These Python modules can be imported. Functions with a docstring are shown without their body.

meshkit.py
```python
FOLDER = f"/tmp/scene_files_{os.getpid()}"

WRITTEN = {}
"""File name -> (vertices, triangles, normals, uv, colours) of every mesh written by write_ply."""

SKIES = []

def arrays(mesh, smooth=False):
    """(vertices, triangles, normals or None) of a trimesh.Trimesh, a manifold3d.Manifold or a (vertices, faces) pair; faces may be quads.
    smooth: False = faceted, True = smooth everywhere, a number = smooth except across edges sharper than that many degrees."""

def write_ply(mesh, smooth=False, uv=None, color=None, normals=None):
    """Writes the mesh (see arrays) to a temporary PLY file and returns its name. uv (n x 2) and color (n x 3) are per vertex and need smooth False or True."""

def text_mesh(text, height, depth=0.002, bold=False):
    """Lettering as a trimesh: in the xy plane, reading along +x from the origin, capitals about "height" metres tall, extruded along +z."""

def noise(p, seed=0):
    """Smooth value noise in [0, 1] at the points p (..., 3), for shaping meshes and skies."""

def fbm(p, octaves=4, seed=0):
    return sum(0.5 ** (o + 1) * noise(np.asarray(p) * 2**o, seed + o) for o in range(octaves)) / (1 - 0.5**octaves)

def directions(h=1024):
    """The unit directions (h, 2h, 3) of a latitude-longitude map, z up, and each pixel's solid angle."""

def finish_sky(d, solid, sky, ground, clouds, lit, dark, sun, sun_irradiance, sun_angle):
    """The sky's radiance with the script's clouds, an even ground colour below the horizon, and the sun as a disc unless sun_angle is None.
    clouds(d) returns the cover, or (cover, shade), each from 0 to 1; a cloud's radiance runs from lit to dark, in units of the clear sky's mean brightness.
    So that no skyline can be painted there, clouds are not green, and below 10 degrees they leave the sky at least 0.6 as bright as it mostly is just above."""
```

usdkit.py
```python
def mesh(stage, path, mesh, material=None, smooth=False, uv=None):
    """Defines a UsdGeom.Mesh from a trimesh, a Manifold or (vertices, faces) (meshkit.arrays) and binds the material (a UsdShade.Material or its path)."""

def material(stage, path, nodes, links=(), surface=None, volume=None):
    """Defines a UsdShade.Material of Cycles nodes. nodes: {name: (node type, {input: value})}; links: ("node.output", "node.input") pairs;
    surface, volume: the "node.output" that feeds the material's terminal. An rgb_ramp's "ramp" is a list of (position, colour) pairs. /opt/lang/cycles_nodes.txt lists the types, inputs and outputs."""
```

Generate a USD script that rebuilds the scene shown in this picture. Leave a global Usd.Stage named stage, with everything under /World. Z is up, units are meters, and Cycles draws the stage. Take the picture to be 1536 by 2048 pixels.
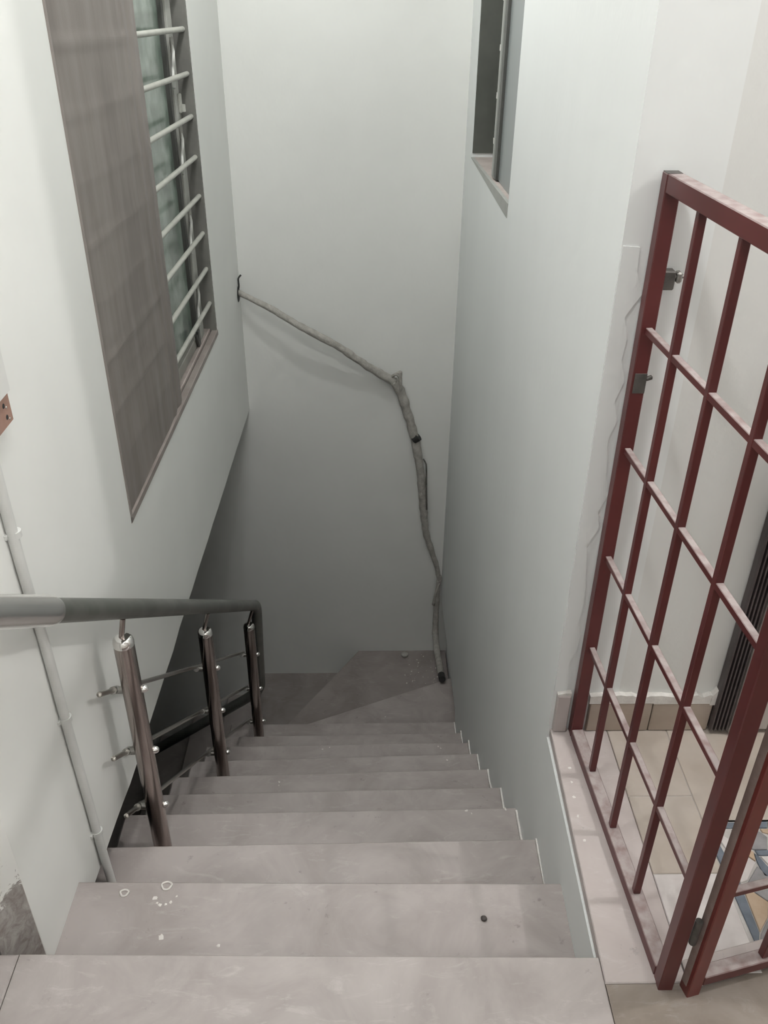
import math, random
import numpy as np, trimesh, manifold3d as m3, shapely.geometry as sg
import usdkit, meshkit
from pxr import Usd, UsdGeom, UsdLux, UsdShade, Sdf, Gf, Vt

stage = Usd.Stage.CreateInMemory()
UsdGeom.SetStageUpAxis(stage, UsdGeom.Tokens.z)
UsdGeom.SetStageMetersPerUnit(stage, 1.0)
UsdGeom.Xform.Define(stage, '/World'); UsdGeom.Scope.Define(stage, '/World/Looks')

# ------------------------------------------------------------------ camera, lights, exposure
CAM = [[0.9997683541, -0.0192516519, 0.0096235105], [-0.0019708673, -0.5271370295, -0.8497780109], [0.0214325393, 0.8495621967, -0.5270528626]]
cam = UsdGeom.Camera.Define(stage, '/World/camera')
r, d, f = [np.array(v) for v in CAM]
M = np.eye(4); M[0, :3] = r; M[1, :3] = -d; M[2, :3] = -f; M[3, :3] = (0, 0, 1.5)
cam.AddTransformOp().Set(Gf.Matrix4d(*[float(x) for x in M.ravel()]))
cam.CreateHorizontalApertureAttr(36.0); cam.CreateVerticalApertureAttr(48.0)
cam.CreateFocalLengthAttr(36.0 * 1725.903 / 1536); cam.CreateClippingRangeAttr(Gf.Vec2f(0.05, 100))
cam.CreateExposureAttr(0.0)

def sphere_light(name, loc, radius, watts, color):
    L = UsdLux.SphereLight.Define(stage, '/World/' + name)
    L.AddTranslateOp().Set(Gf.Vec3d(*loc)); L.CreateRadiusAttr(radius)
    L.CreateIntensityAttr(watts / (4 * math.pi * math.pi * radius ** 2)); L.CreateColorAttr(Gf.Vec3f(*color))
    return L
sphere_light('room_lamp', (1.85, 1.05, 2.48), 0.045, 58.0, (1.0, 0.98, 0.965))      # lamp of the room behind the gate
sphere_light('stair_lamp', (-0.10, 0.90, 2.55), 0.04, 30.0, (1.0, 0.99, 0.98))       # lamp over the head of the stairs
sphere_light('well_lamp', (-0.32, 2.70, 2.25), 0.035, 26.0, (0.985, 1.0, 0.985))     # lamp over the stairwell
sphere_light('landing_fill', (0.10, -1.00, 2.50), 0.08, 18.0, (1.0, 0.99, 0.98))     # added fill light behind the camera, stands for no known lamp

# ------------------------------------------------------------------ helpers
used = {}
def numbered(path):
    k = used.get(path, -1) + 1; used[path] = k
    return path if k == 0 else '%s_%03d' % (path, k)
def mark(prim, label=None, cat=None, group=None, kind=None):
    for k, v in (('label', label), ('category', cat), ('group', group), ('kind', kind)):
        if v: prim.SetCustomDataByKey(k, v)
    return prim
def thing(name, label, cat, loc=(0, 0, 0), group=None, kind=None):
    x = UsdGeom.Xform.Define(stage, numbered('/World/' + name)); x.AddTranslateOp().Set(Gf.Vec3d(*loc))
    p = mark(x.GetPrim(), label, cat, group, kind); origin[str(p.GetPath())] = np.array(loc, float)
    return p
origin = {}
def base(p):
    s = str(p.GetPath())
    while s not in origin and s.count('/') > 1: s = s.rsplit('/', 1)[0]
    return origin.get(s, np.zeros(3))
def obj(name, mesh, mat, parent=None, smooth=False, label=None, cat=None, kind=None, group=None):
    """One Mesh prim. Geometry comes in world metres and is stored relative to its thing's base."""
    path = numbered((str(parent.GetPath()) if parent is not None else '/World') + '/' + name)
    if hasattr(mesh, 'to_mesh'):
        q = mesh.to_mesh(); mesh = trimesh.Trimesh(q.vert_properties[:, :3], q.tri_verts, process=False)
    mesh = mesh.copy()
    if parent is not None: mesh.vertices = mesh.vertices - base(parent)
    g = usdkit.mesh(stage, path, mesh, LOOK[mat], smooth=smooth)
    return mark(g.GetPrim(), label, cat, group, kind)

def cat(*ms): return trimesh.util.concatenate([m for m in ms])
def box(x0, x1, y0, y1, z0, z1, bev=0.0):
    if bev <= 0: return trimesh.creation.box(bounds=[[x0, y0, z0], [x1, y1, z1]])
    b = bev; P = []
    for x, sx in ((x0, 1), (x1, -1)):
        for y, sy in ((y0, 1), (y1, -1)):
            for z, sz in ((z0, 1), (z1, -1)):
                P += [(x, y + sy * b, z + sz * b), (x + sx * b, y, z + sz * b), (x + sx * b, y + sy * b, z)]
    return trimesh.convex.convex_hull(np.array(P))
def bar(a, b, w, h, bev=0.0015, up=(0, 0, 1)):
    """Square bar from a to b, w across (perpendicular to up), h along up."""
    a, b = np.array(a, float), np.array(b, float); L = np.linalg.norm(b - a); z = (b - a) / L
    u = np.array(up, float)
    if abs(u @ z) > .95: u = np.array((0, 1.0, 0))
    x = np.cross(u, z); x /= np.linalg.norm(x); y = np.cross(z, x)
    m = box(-w / 2, w / 2, -h / 2, h / 2, 0, L, bev)
    T = np.eye(4); T[:3, 0], T[:3, 1], T[:3, 2], T[:3, 3] = x, y, z, a
    m.apply_transform(T); return m
def tube(pts, rad, n=20, caps=True, hollow=0.0, lump=0.0, seed=0, sub=0):
    """Round tube along a polyline; rad may vary along it."""
    P = np.array(pts, float)
    R = np.broadcast_to(np.asarray(rad, float), (len(P),)).copy()
    T = np.gradient(P, axis=0); T /= np.linalg.norm(T, axis=1)[:, None]
    u = np.array([0, 0, 1.0]) if abs(T[0][2]) < .9 else np.array([1.0, 0, 0])
    V, F = [], []
    th = np.arange(n) * 2 * np.pi / n
    for i in range(len(P)):
        u = u - (u @ T[i]) * T[i]; u /= np.linalg.norm(u); w = np.cross(T[i], u)
        ring = np.cos(th)[:, None] * u + np.sin(th)[:, None] * w
        q = P[i] + ring * R[i]
        if lump: q = P[i] + ring * (R[i] * (1 + lump * (2 * meshkit.fbm(q * 28, 3, seed) - 1)))[:, None]
        V.append(q)
    V = np.vstack(V); k = len(P)
    for i in range(k - 1):
        for j in range(n):
            a, b = i * n + j, i * n + (j + 1) % n
            F += [(a, b, b + n), (a, b + n, a + n)]
    if caps:
        c0, c1 = len(V), len(V) + 1
        if hollow:
            e0 = P[0] + T[0] * hollow; e1 = P[-1] - T[-1] * hollow
        else: e0, e1 = P[0], P[-1]
        V = np.vstack([V, e0, e1])
        for j in range(n):
            F += [(c0, (j + 1) % n, j), (c1, (k - 1) * n + j, (k - 1) * n + (j + 1) % n)]
    return trimesh.Trimesh(V, F, process=False)
def curve(pts, n=60):
    """Smooth polyline through points."""
    from scipy.interpolate import PchipInterpolator
    P = np.array(pts, float); s = np.r_[0, np.cumsum(np.linalg.norm(np.diff(P, axis=0), axis=1))]
    return np.stack([PchipInterpolator(s, P[:, k])(np.linspace(0, s[-1], n)) for k in range(3)], 1)
def fillet(pts, rad, n=8):
    """Polyline with its inner corners rounded."""
    P = [np.array(p, float) for p in pts]; out = [P[0]]
    for a, b, c in zip(P, P[1:], P[2:]):
        d0, d1 = (a - b), (c - b); l0, l1 = np.linalg.norm(d0), np.linalg.norm(d1)
        t = min(rad, l0 * .45, l1 * .45); p0, p1 = b + d0 / l0 * t, b + d1 / l1 * t
        for k in range(n + 1):
            s = k / n; out.append((1 - s) ** 2 * p0 + 2 * s * (1 - s) * b + s * s * p1)
    out.append(P[-1]); return np.array(out)
def lathe(prof, at=(0, 0, 0), axis=(0, 0, 1), n=28):
    m = trimesh.creation.revolve(np.array(prof, float), sections=n)
    m.apply_transform(trimesh.geometry.align_vectors((0, 0, 1), np.array(axis, float) / np.linalg.norm(axis)))
    m.apply_translation(at); return m
def slab(poly, top, thick, bev=0.002):
    """Flat slab on a convex plan polygon with a chamfered top edge."""
    P = sg.Polygon(poly); P = sg.polygon.orient(P)
    full = np.array(P.exterior.coords)[:-1]
    c = full.mean(0); inn = []
    n = len(full)
    for i in range(n):
        a, b, e = full[i - 1], full[i], full[(i + 1) % n]
        d0 = (a - b) / np.linalg.norm(a - b); d1 = (e - b) / np.linalg.norm(e - b)
        s = abs(d0[0] * d1[1] - d0[1] * d1[0])
        inn.append(b + (d0 + d1) * bev / max(s, .2))
    inn = np.array(inn)
    V = np.vstack([np.c_[inn, np.full(n, top)], np.c_[full, np.full(n, top - bev)], np.c_[full, np.full(n, top - thick)]])
    F = []
    for i in range(1, n - 1): F += [(0, i, i + 1), (2 * n, 2 * n + i + 1, 2 * n + i)]
    for i in range(n):
        j = (i + 1) % n
        for o in (0, n): F += [(o + i, o + n + i, o + n + j), (o + i, o + n + j, o + j)]
    return trimesh.Trimesh(np.array(V), F, process=False)
def prism_yz(poly, x0, x1, holes=()):
    """Polygon in (y, z) with holes, extruded from x0 to x1."""
    P = sg.Polygon(poly, holes)
    m = trimesh.creation.extrude_polygon(P, x1 - x0, engine='earcut')   # xy -> yz, z -> x
    v = m.vertices; m.vertices = np.c_[v[:, 2] + x0, v[:, 0], v[:, 1]]
    if m.volume < 0: m.invert()
    return m
def prism_xz(poly, y0, y1, holes=()):
    P = sg.Polygon(poly, holes)
    m = trimesh.creation.extrude_polygon(P, y1 - y0, engine='earcut')
    v = m.vertices; m.vertices = np.c_[v[:, 0], v[:, 2] + y0, v[:, 1]]
    if m.volume < 0: m.invert()
    return m
def rect(y0, y1, z0, z1): return [(y0, z0), (y1, z0), (y1, z1), (y0, z1)]
def blob(x, y, z, r, rng, n=11, h=0.0012, squash=1.0):
    """A dried drop of paint lying on a surface."""
    th = np.sort(rng.uniform(0, 2 * np.pi, n)); rr = r * rng.uniform(.6, 1.15, n)
    V = [(x, y, z + h)] + [(x + a * np.cos(t), y + squash * a * np.sin(t), z + .0003) for t, a in zip(th, rr)]
    return trimesh.Trimesh(V, [(0, 1 + i, 1 + (i + 1) % n) for i in range(n)], process=False)

# ------------------------------------------------------------------ materials
LOOK = {}
def look(name, nodes, links=(), surface='p.BSDF'):
    LOOK[name] = usdkit.material(stage, '/World/Looks/' + name, nodes, links, surface=surface); return LOOK[name]
def mottled(name, c0, c1, scale=4.0, rough=.5, detail=6, bump=0.0, bscale=60, spec=.5, extra=None, metallic=0.0, lo=.35, hi=.65, stretch=(1, 1, 1), coat=0.0):
    nodes = {'g': ('geometry', {}), 'mp': ('mapping', {'scale': stretch}),
             'n': ('noise_texture', {'scale': scale, 'detail': detail, 'roughness': .6}),
             'r': ('rgb_ramp', {'ramp': [(0, c0), (lo, c0), (hi, c1), (1, c1)]}),
             'p': ('principled_bsdf', {'roughness': rough, 'specular_ior_level': spec, 'metallic': metallic, 'coat_weight': coat})}
    links = [('g.position', 'mp.vector'), ('mp.vector', 'n.vector'), ('n.fac', 'r.fac'), ('r.color', 'p.base_color')]
    if bump:
        nodes['bn'] = ('noise_texture', {'scale': bscale, 'detail': 3}); nodes['b'] = ('bump', {'strength': bump, 'distance': .01})
        links += [('g.position', 'bn.vector'), ('bn.fac', 'b.height'), ('b.normal', 'p.normal')]
    look(name, nodes, links)
def plain(name, col, rough=.5, metallic=0.0, **kw):
    look(name, {'p': ('principled_bsdf', {'base_color': col, 'roughness': rough, 'metallic': metallic, **kw})})

mottled('wall_paint', (.775, .78, .755), (.81, .815, .79), scale=2.2, rough=.62, bump=.10, bscale=25, spec=.25)
mottled('wall_paint_cool', (.765, .785, .777), (.80, .82, .812), scale=1.7, rough=.58, bump=.10, bscale=22, spec=.25, stretch=(1, 1, .35))
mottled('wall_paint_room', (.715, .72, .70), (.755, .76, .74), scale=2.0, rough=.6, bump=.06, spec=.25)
plain('ceiling_paint', (.75, .75, .73), .8)
mottled('raw_plaster', (.33, .315, .29), (.52, .51, .48), scale=18, rough=.85, bump=.3, bscale=80, spec=.2)
mottled('white_filler', (.62, .60, .57), (.78, .76, .73), scale=30, rough=.8, bump=.2, bscale=90, spec=.2)

def marble(name, dark, light, dusty, rough=.42):
    """Dull, dusty, pinkish marble: broad clouds, fine grain, dark scuffs and pale dust."""
    look(name, {'g': ('geometry', {}),
                'n1': ('noise_texture', {'scale': 5.5, 'detail': 7, 'roughness': .62, 'distortion': .6}),
                'r1': ('rgb_ramp', {'ramp': [(0, dark), (.34, dark), (.64, light), (1, light)]}),
                'mp': ('mapping', {'scale': (3.0, 9.0, 3.0)}),
                'n2': ('noise_texture', {'scale': 3.0, 'detail': 6, 'roughness': .7, 'distortion': 1.2}),
                'r2': ('rgb_ramp', {'ramp': [(0, (0, 0, 0)), (.56, (0, 0, 0)), (.72, (1, 1, 1)), (1, (1, 1, 1))]}),
                'm2': ('mix_color', {'b': dusty}), 'k2': ('math', {'math_type': 'multiply', 'value2': .55}),
                'n3': ('noise_texture', {'scale': 26, 'detail': 5, 'roughness': .7}),
                'r3': ('rgb_ramp', {'ramp': [(0, (1, 1, 1)), (.27, (1, 1, 1)), (.36, (0, 0, 0)), (1, (0, 0, 0))]}),
                'k3': ('math', {'math_type': 'multiply', 'value2': .5}),
                'm3': ('mix_color', {'b': tuple(c * .45 for c in dark)}),
                'p': ('principled_bsdf', {'roughness': rough, 'specular_ior_level': .35})},
         [('g.position', 'n1.vector'), ('n1.fac', 'r1.fac'), ('g.position', 'mp.vector'), ('mp.vector', 'n2.vector'), ('n2.fac', 'r2.fac'),
          ('r2.color', 'k2.value1'), ('k2.value', 'm2.fac'), ('r1.color', 'm2.a'), ('g.position', 'n3.vector'), ('n3.fac', 'r3.fac'), ('r3.color', 'k3.value1'),
          ('k3.value', 'm3.fac'), ('m2.result', 'm3.a'), ('m3.result', 'p.base_color')])
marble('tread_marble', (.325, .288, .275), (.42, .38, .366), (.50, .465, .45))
marble('tread_marble_shaded', (.265, .232, .220), (.345, .308, .295), (.42, .385, .37))  # same marble for the second winder, light falloff put into the colour
marble('tread_marble_shaded_deep', (.225, .197, .186), (.30, .268, .256), (.37, .335, .32))  # lowest winder: tread marble darkened further to paint in the shade
marble('riser_marble', (.32, .27, .255), (.37, .32, .30), (.42, .38, .36))
marble('landing_marble', (.345, .308, .295), (.45, .412, .396), (.56, .525, .51))
marble('brown_marble', (.185, .15, .12), (.28, .24, .21), (.37, .335, .31))
marble('sill_marble', (.43, .375, .36), (.49, .44, .425), (.55, .51, .50))
mottled('beige_tile', (.40, .345, .295), (.48, .43, .385), scale=5, rough=.35)
mottled('tan_skirting', (.36, .295, .24), (.43, .365, .31), scale=8, rough=.45)
mottled('pale_stone', (.50, .46, .45), (.60, .565, .55), scale=14, rough=.45)
mottled('grey_stone', (.20, .195, .20), (.28, .27, .275), scale=25, rough=.45)
mottled('slate_stone', (.10, .12, .15), (.15, .175, .21), scale=25, rough=.4)
mottled('tan_stone', (.40, .29, .20), (.48, .37, .27), scale=16, rough=.45)
mottled('grout', (.42, .40, .38), (.50, .48, .46), scale=40, rough=.9)
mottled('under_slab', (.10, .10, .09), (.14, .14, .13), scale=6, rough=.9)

def steel(name, col, rough, streak, stretch):
    look(name, {'tc': ('texture_coordinate', {}), 'mp': ('mapping', {'scale': stretch}), 'n': ('noise_texture', {'scale': 6, 'detail': 6}),
                'r': ('rgb_ramp', {'ramp': [(0, col), (.35, col), (.7, streak), (1, streak)]}),
                'rr': ('map_range', {'from_min': .3, 'from_max': .7, 'to_min': rough * .8, 'to_max': rough * 1.5}),
                'p': ('principled_bsdf', {'metallic': 1.0})},
         [('tc.object', 'mp.vector'), ('mp.vector', 'n.vector'), ('n.fac', 'r.fac'), ('r.color', 'p.base_color'), ('n.fac', 'rr.value'), ('rr.result', 'p.roughness')])
steel('post_steel', (.46, .41, .385), .16, (.36, .30, .28), (22, 22, 1.0))
steel('bright_steel', (.90, .88, .86), .10, (.82, .80, .78), (5, 5, 5))
plain('elbow_steel', (.95, .93, .915), .22, 1.0)
plain('rod_steel', (.55, .53, .50), .28, 1.0)
steel('dull_steel', (.40, .39, .37), .30, (.30, .29, .27), (10, 10, 3))
look('rail_film', {'g': ('geometry', {}), 'n': ('noise_texture', {'scale': 9, 'detail': 5}),
                   'r': ('rgb_ramp', {'ramp': [(0, (.13, .135, .12)), (.4, (.15, .155, .14)), (.7, (.22, .22, .205)), (1, (.22, .22, .205))]}),
                   'p': ('principled_bsdf', {'metallic': .55, 'roughness': .36})},
     [('g.position', 'n.vector'), ('n.fac', 'r.fac'), ('r.color', 'p.base_color')])

# red gate paint: gloss maroon, with chips, and dust settled on upward faces
look('gate_paint', {'g': ('geometry', {}), 'n': ('noise_texture', {'scale': 7, 'detail': 5}),
                    'r': ('rgb_ramp', {'ramp': [(0, (.078, .0165, .0165)), (.4, (.088, .0185, .0185)), (.7, (.115, .025, .0245)), (1, (.115, .025, .0245))]}),
                    'xyz': ('separate_xyz', {}), 'up': ('map_range', {'from_min': .5, 'from_max': .85, 'to_min': 0, 'to_max': 1, 'clamp': True}),
                    'n2': ('noise_texture', {'scale': 45, 'detail': 5}), 'd': ('map_range', {'from_min': .3, 'from_max': .6, 'to_min': .45, 'to_max': .9, 'clamp': True}),
                    'mul': ('math', {'math_type': 'multiply'}), 'm': ('mix_color', {'b': (.39, .345, .335)}),
                    'rg': ('map_range', {'to_min': .33, 'to_max': .8}),
                    'p': ('principled_bsdf', {'specular_ior_level': .45})},
     [('g.position', 'n.vector'), ('g.position', 'n2.vector'), ('n.fac', 'r.fac'), ('g.true_normal', 'xyz.vector'), ('xyz.z', 'up.value'), ('n2.fac', 'd.value'),
      ('up.result', 'mul.value1'), ('d.result', 'mul.value2'), ('mul.value', 'm.fac'), ('r.color', 'm.a'), ('m.result', 'p.base_color'), ('mul.value', 'rg.value'), ('rg.result', 'p.roughness')])
mottled('leaf_paint', (.125, .022, .018), (.16, .032, .026), scale=7, rough=.34)
mottled('worn_edge', (.23, .17, .15), (.33, .26, .235), scale=20, rough=.5)
mottled('dark_iron', (.075, .070, .065), (.13, .12, .11), scale=30, rough=.5, metallic=.4)
mottled('dark_flute', (.055, .045, .045), (.085, .07, .07), scale=12, rough=.45)
plain('pale_frame', (.62, .57, .53), .5)
plain('door_paint', (.45, .41, .38), .5)
# window things
look('dusty_mesh', {'g': ('geometry', {}), 'mp': ('mapping', {'scale': (1, 6, 1.0)}), 'n': ('noise_texture', {'scale': 2.6, 'detail': 6}),
                    'r': ('rgb_ramp', {'ramp': [(0, (.178, .155, .143)), (.35, (.192, .169, .157)), (.68, (.255, .228, .212)), (1, (.26, .232, .215))]}),
                    'n2': ('noise_texture', {'scale': 420, 'detail': 1}), 'b': ('bump', {'strength': .15, 'distance': .002}),
                    'p': ('principled_bsdf', {'roughness': .6, 'specular_ior_level': .3})},
     [('g.position', 'mp.vector'), ('mp.vector', 'n.vector'), ('n.fac', 'r.fac'), ('r.color', 'p.base_color'), ('g.position', 'n2.vector'), ('n2.fac', 'b.height'), ('b.normal', 'p.normal')])
look('green_glass', {'g': ('geometry', {}), 'mp': ('mapping', {'scale': (1, 3.5, 3.0)}), 'n': ('noise_texture', {'scale': 2.4, 'detail': 4}),
                     'r': ('rgb_ramp', {'ramp': [(0, (.075, .10, .082)), (.38, (.13, .17, .142)), (.60, (.31, .375, .325)), (1, (.35, .41, .365))]}),
                     'p': ('principled_bsdf', {'roughness': .18, 'specular_ior_level': .6})},
     [('g.position', 'mp.vector'), ('mp.vector', 'n.vector'), ('n.fac', 'r.fac'), ('r.color', 'p.base_color')])
look('blue_glass', {'g': ('geometry', {}), 'p': ('principled_bsdf', {'base_color': (.24, .265, .265), 'roughness': .3, 'specular_ior_level': .6})})
look('dark_glass', {'p': ('principled_bsdf', {'base_color': (.045, .05, .045), 'roughness': .1, 'specular_ior_level': .5})})
mottled('rod_paint', (.37, .37, .335), (.44, .44, .40), scale=20, rough=.5)
mottled('frame_grey', (.25, .24, .215), (.33, .32, .29), scale=9, rough=.55)
mottled('reveal_dark', (.085, .09, .078), (.11, .115, .10), scale=9, rough=.6)
mottled('stile_grey', (.33, .335, .305), (.40, .40, .37), scale=9, rough=.5)
mottled('hook_paint', (.52, .52, .49), (.60, .60, .57), scale=20, rough=.45)
mottled('strip_grey', (.36, .365, .345), (.42, .425, .40), scale=9, rough=.6)
mottled('reveal_grey', (.15, .148, .135), (.20, .197, .18), scale=9, rough=.6)
mottled('frame_brown', (.235, .20, .185), (.30, .265, .245), scale=9, rough=.55)
mottled('sill_dust', (.42, .36, .335), (.52, .46, .43), scale=14, rough=.8)
plain('dark_stile', (.075, .075, .07), .4)
plain('pale_stile', (.33, .34, .32), .35, .3)
plain('void_dark', (.03, .03, .028), .9)
# fittings
mottled('tape_wrap', (.33, .315, .285), (.47, .45, .415), scale=35, rough=.7, bump=.4, bscale=120)
plain('black_rubber', (.025, .025, .025), .6)
mottled('conduit_paint', (.60, .605, .585), (.66, .665, .645), scale=10, rough=.5)
mottled('board_brown', (.30, .17, .13), (.38, .23, .18), scale=12, rough=.4)
plain('white_plastic', (.72, .72, .70), .35)
plain('drop_white', (.68, .65, .62), .6)
plain('drop_dark', (.06, .05, .045), .6)

# ------------------------------------------------------------------ dimensions
R, T = 0.17387, 0.22848                      # riser, going
Y1 = 1.17703                                  # first nosing below the landing edge
XR, DB, YJ = 0.4292, 3.9374, 1.4518           # right wall, back wall, wall of the room behind the gate
def XL(y): return -0.60937 + 0.016252 * (np.asarray(y, float) - 2)   # the left wall runs slightly out of true
CEIL = 2.75
def nose(k): return Y1 + (k - 1) * T
def lean(mesh):                               # moves x = 0 to the left wall's face
    m = mesh.copy(); m.vertices[:, 0] += XL(m.vertices[:, 1]); return m

# ------------------------------------------------------------------ THE SETTING: walls
rng = np.random.default_rng(5)
def wavy(a, b, n, amp, seed):
    t = np.linspace(0, 1, n); g = np.random.default_rng(seed)
    P = np.outer(1 - t, a) + np.outer(t, b); P[1:-1, 1] += g.normal(0, amp, n - 2); return [tuple(p) for p in P]
W1Y0, W1Y1, W1Z0, W1Z1 = 1.912, 3.315, 0.279, 1.95
foot = [(0.992, -0.22), (1.172, -0.22), (1.185, -0.24), (1.215, -0.268)] + wavy((1.30, -0.275), (1.62, -0.303), 6, .0025, 1) + wavy((1.66, -0.304), (DB, -0.338), 22, .0022, 2)
left = lean(prism_yz(foot + [(DB, CEIL), (0.992, CEIL)], -0.14, 0.0, [rect(W1Y0, W1Y1, W1Z0, W1Z1)]))
ret = trimesh.creation.extrude_polygon(sg.Polygon([(-0.6255, 0.992), (-0.665, 0.925), (-0.80, 0.915), (-2.4, 0.915), (-2.4, 1.06), (-0.70, 1.10)]), CEIL + 0.22, engine='earcut')
ret.apply_translation((0, 0, -0.22))
# wall paint on the near end has flaked off in a ragged patch low down
look('wall_paint_worn', {'g': ('geometry', {}), 'n': ('noise_texture', {'scale': 2.2, 'detail': 6, 'roughness': .6}),
                         'r': ('rgb_ramp', {'ramp': [(0, (.775, .78, .755)), (.35, (.775, .78, .755)), (.65, (.81, .815, .79)), (1, (.81, .815, .79))]}),
                         's': ('separate_xyz', {}), 'n2': ('noise_texture', {'scale': 26, 'detail': 8, 'roughness': .72, 'distortion': .8}),
                         'hz': ('map_range', {'from_min': .02, 'from_max': .19, 'to_min': 1.0, 'to_max': 0.0, 'clamp': True}),
                         'a': ('math', {'math_type': 'multiply_add', 'value2': 2.3, 'value3': -1.15}), 'b': ('math', {'math_type': 'add'}),
                         'th': ('map_range', {'from_min': .44, 'from_max': .52, 'to_min': 0, 'to_max': 1, 'clamp': True}),
                         'xm': ('map_range', {'from_min': -.6262, 'from_max': -.6268, 'to_min': 0, 'to_max': 1, 'clamp': True}),
                         'mm': ('math', {'math_type': 'multiply'}),
                         'n3': ('noise_texture', {'scale': 22, 'detail': 6, 'roughness': .7, 'distortion': 1.0}), 'r3': ('rgb_ramp', {'ramp': [(0, (.23, .20, .185)), (.4, (.26, .23, .215)), (.62, (.44, .42, .40)), (1, (.50, .48, .46))]}),
                         'mx': ('mix_color', {}), 'p': ('principled_bsdf', {'roughness': .65, 'specular_ior_level': .25})},
     [('g.position', 'n.vector'), ('n.fac', 'r.fac'), ('g.position', 's.vector'), ('g.position', 'n2.vector'), ('s.z', 'hz.value'), ('n2.fac', 'a.value1'), ('a.value', 'b.value1'),
      ('hz.result', 'b.value2'), ('b.value', 'th.value'), ('s.x', 'xm.value'), ('xm.result', 'mm.value1'), ('th.result', 'mm.value2'), ('g.position', 'n3.vector'), ('n3.fac', 'r3.fac'),
      ('mm.value', 'mx.fac'), ('r.color', 'mx.a'), ('r3.color', 'mx.b'), ('mx.result', 'p.base_color')])
obj('wall_left', cat(left, ret), 'wall_paint_worn', kind='structure', label='pale painted stairwell wall on the left above the steel handrail', cat='wall')
W2Y0, W2Y1, W2Z0, W2Z1 = 2.675, 3.69, 0.884, 2.05
right = prism_yz([(YJ, -3.6), (2.985, -3.6), (2.985, -1.575), (3.02, -1.50), (DB, -1.50), (DB, CEIL), (YJ, CEIL)], XR, XR + .15, [rect(W2Y0, W2Y1, W2Z0, W2Z1)])
low = prism_yz(rect(2.985, DB, -3.6, -1.50), XR + .05, XR + .15)
kerb = trimesh.creation.extrude_polygon(sg.Polygon([(.418, .90), (.4292, YJ), (.58, YJ), (.58, .90)]), 2.0, engine='earcut'); kerb.apply_translation((0, 0, -2.03))
obj('wall_right', cat(right, low), 'wall_paint_cool', kind='structure', label='cool grey painted stairwell wall on the right under the narrow window', cat='wall')
obj('wall_kerb', kerb, 'wall_paint_cool', kind='structure', label='low painted wall face below the marble border strip beside the top steps', cat='wall')
obj('wall_back', box(-3.2, XR + .15, DB, DB + .15, -3.7, CEIL), 'wall_paint', kind='structure', label='tall painted end wall of the stairwell behind the sagging pipe', cat='wall')
obj('wall_room', box(XR + .15, 3.3, YJ, YJ + .15, -.1, CEIL), 'wall_paint_room', kind='structure', label='warm white wall seen through the red gate bars', cat='wall')
obj('wall_east', box(3.3, 3.45, -1.75, YJ + .15, -.1, CEIL), 'wall_paint_room', kind='structure')
obj('wall_front', box(-2.4, 3.3, -1.9, -1.75, -.1, CEIL), 'wall_paint_room', kind='structure')
obj('wall_west', box(-2.55, -2.4, -1.75, 1.06, -.1, CEIL), 'wall_paint_room', kind='structure')
obj('wall_lower', box(-3.35, -3.2, .9, DB, -3.7, -.3), 'wall_paint', kind='structure')
obj('ceiling', box(-3.3, 3.4, -1.9, DB + .1, CEIL, CEIL + .1), 'ceiling_paint', kind='structure')
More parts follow.
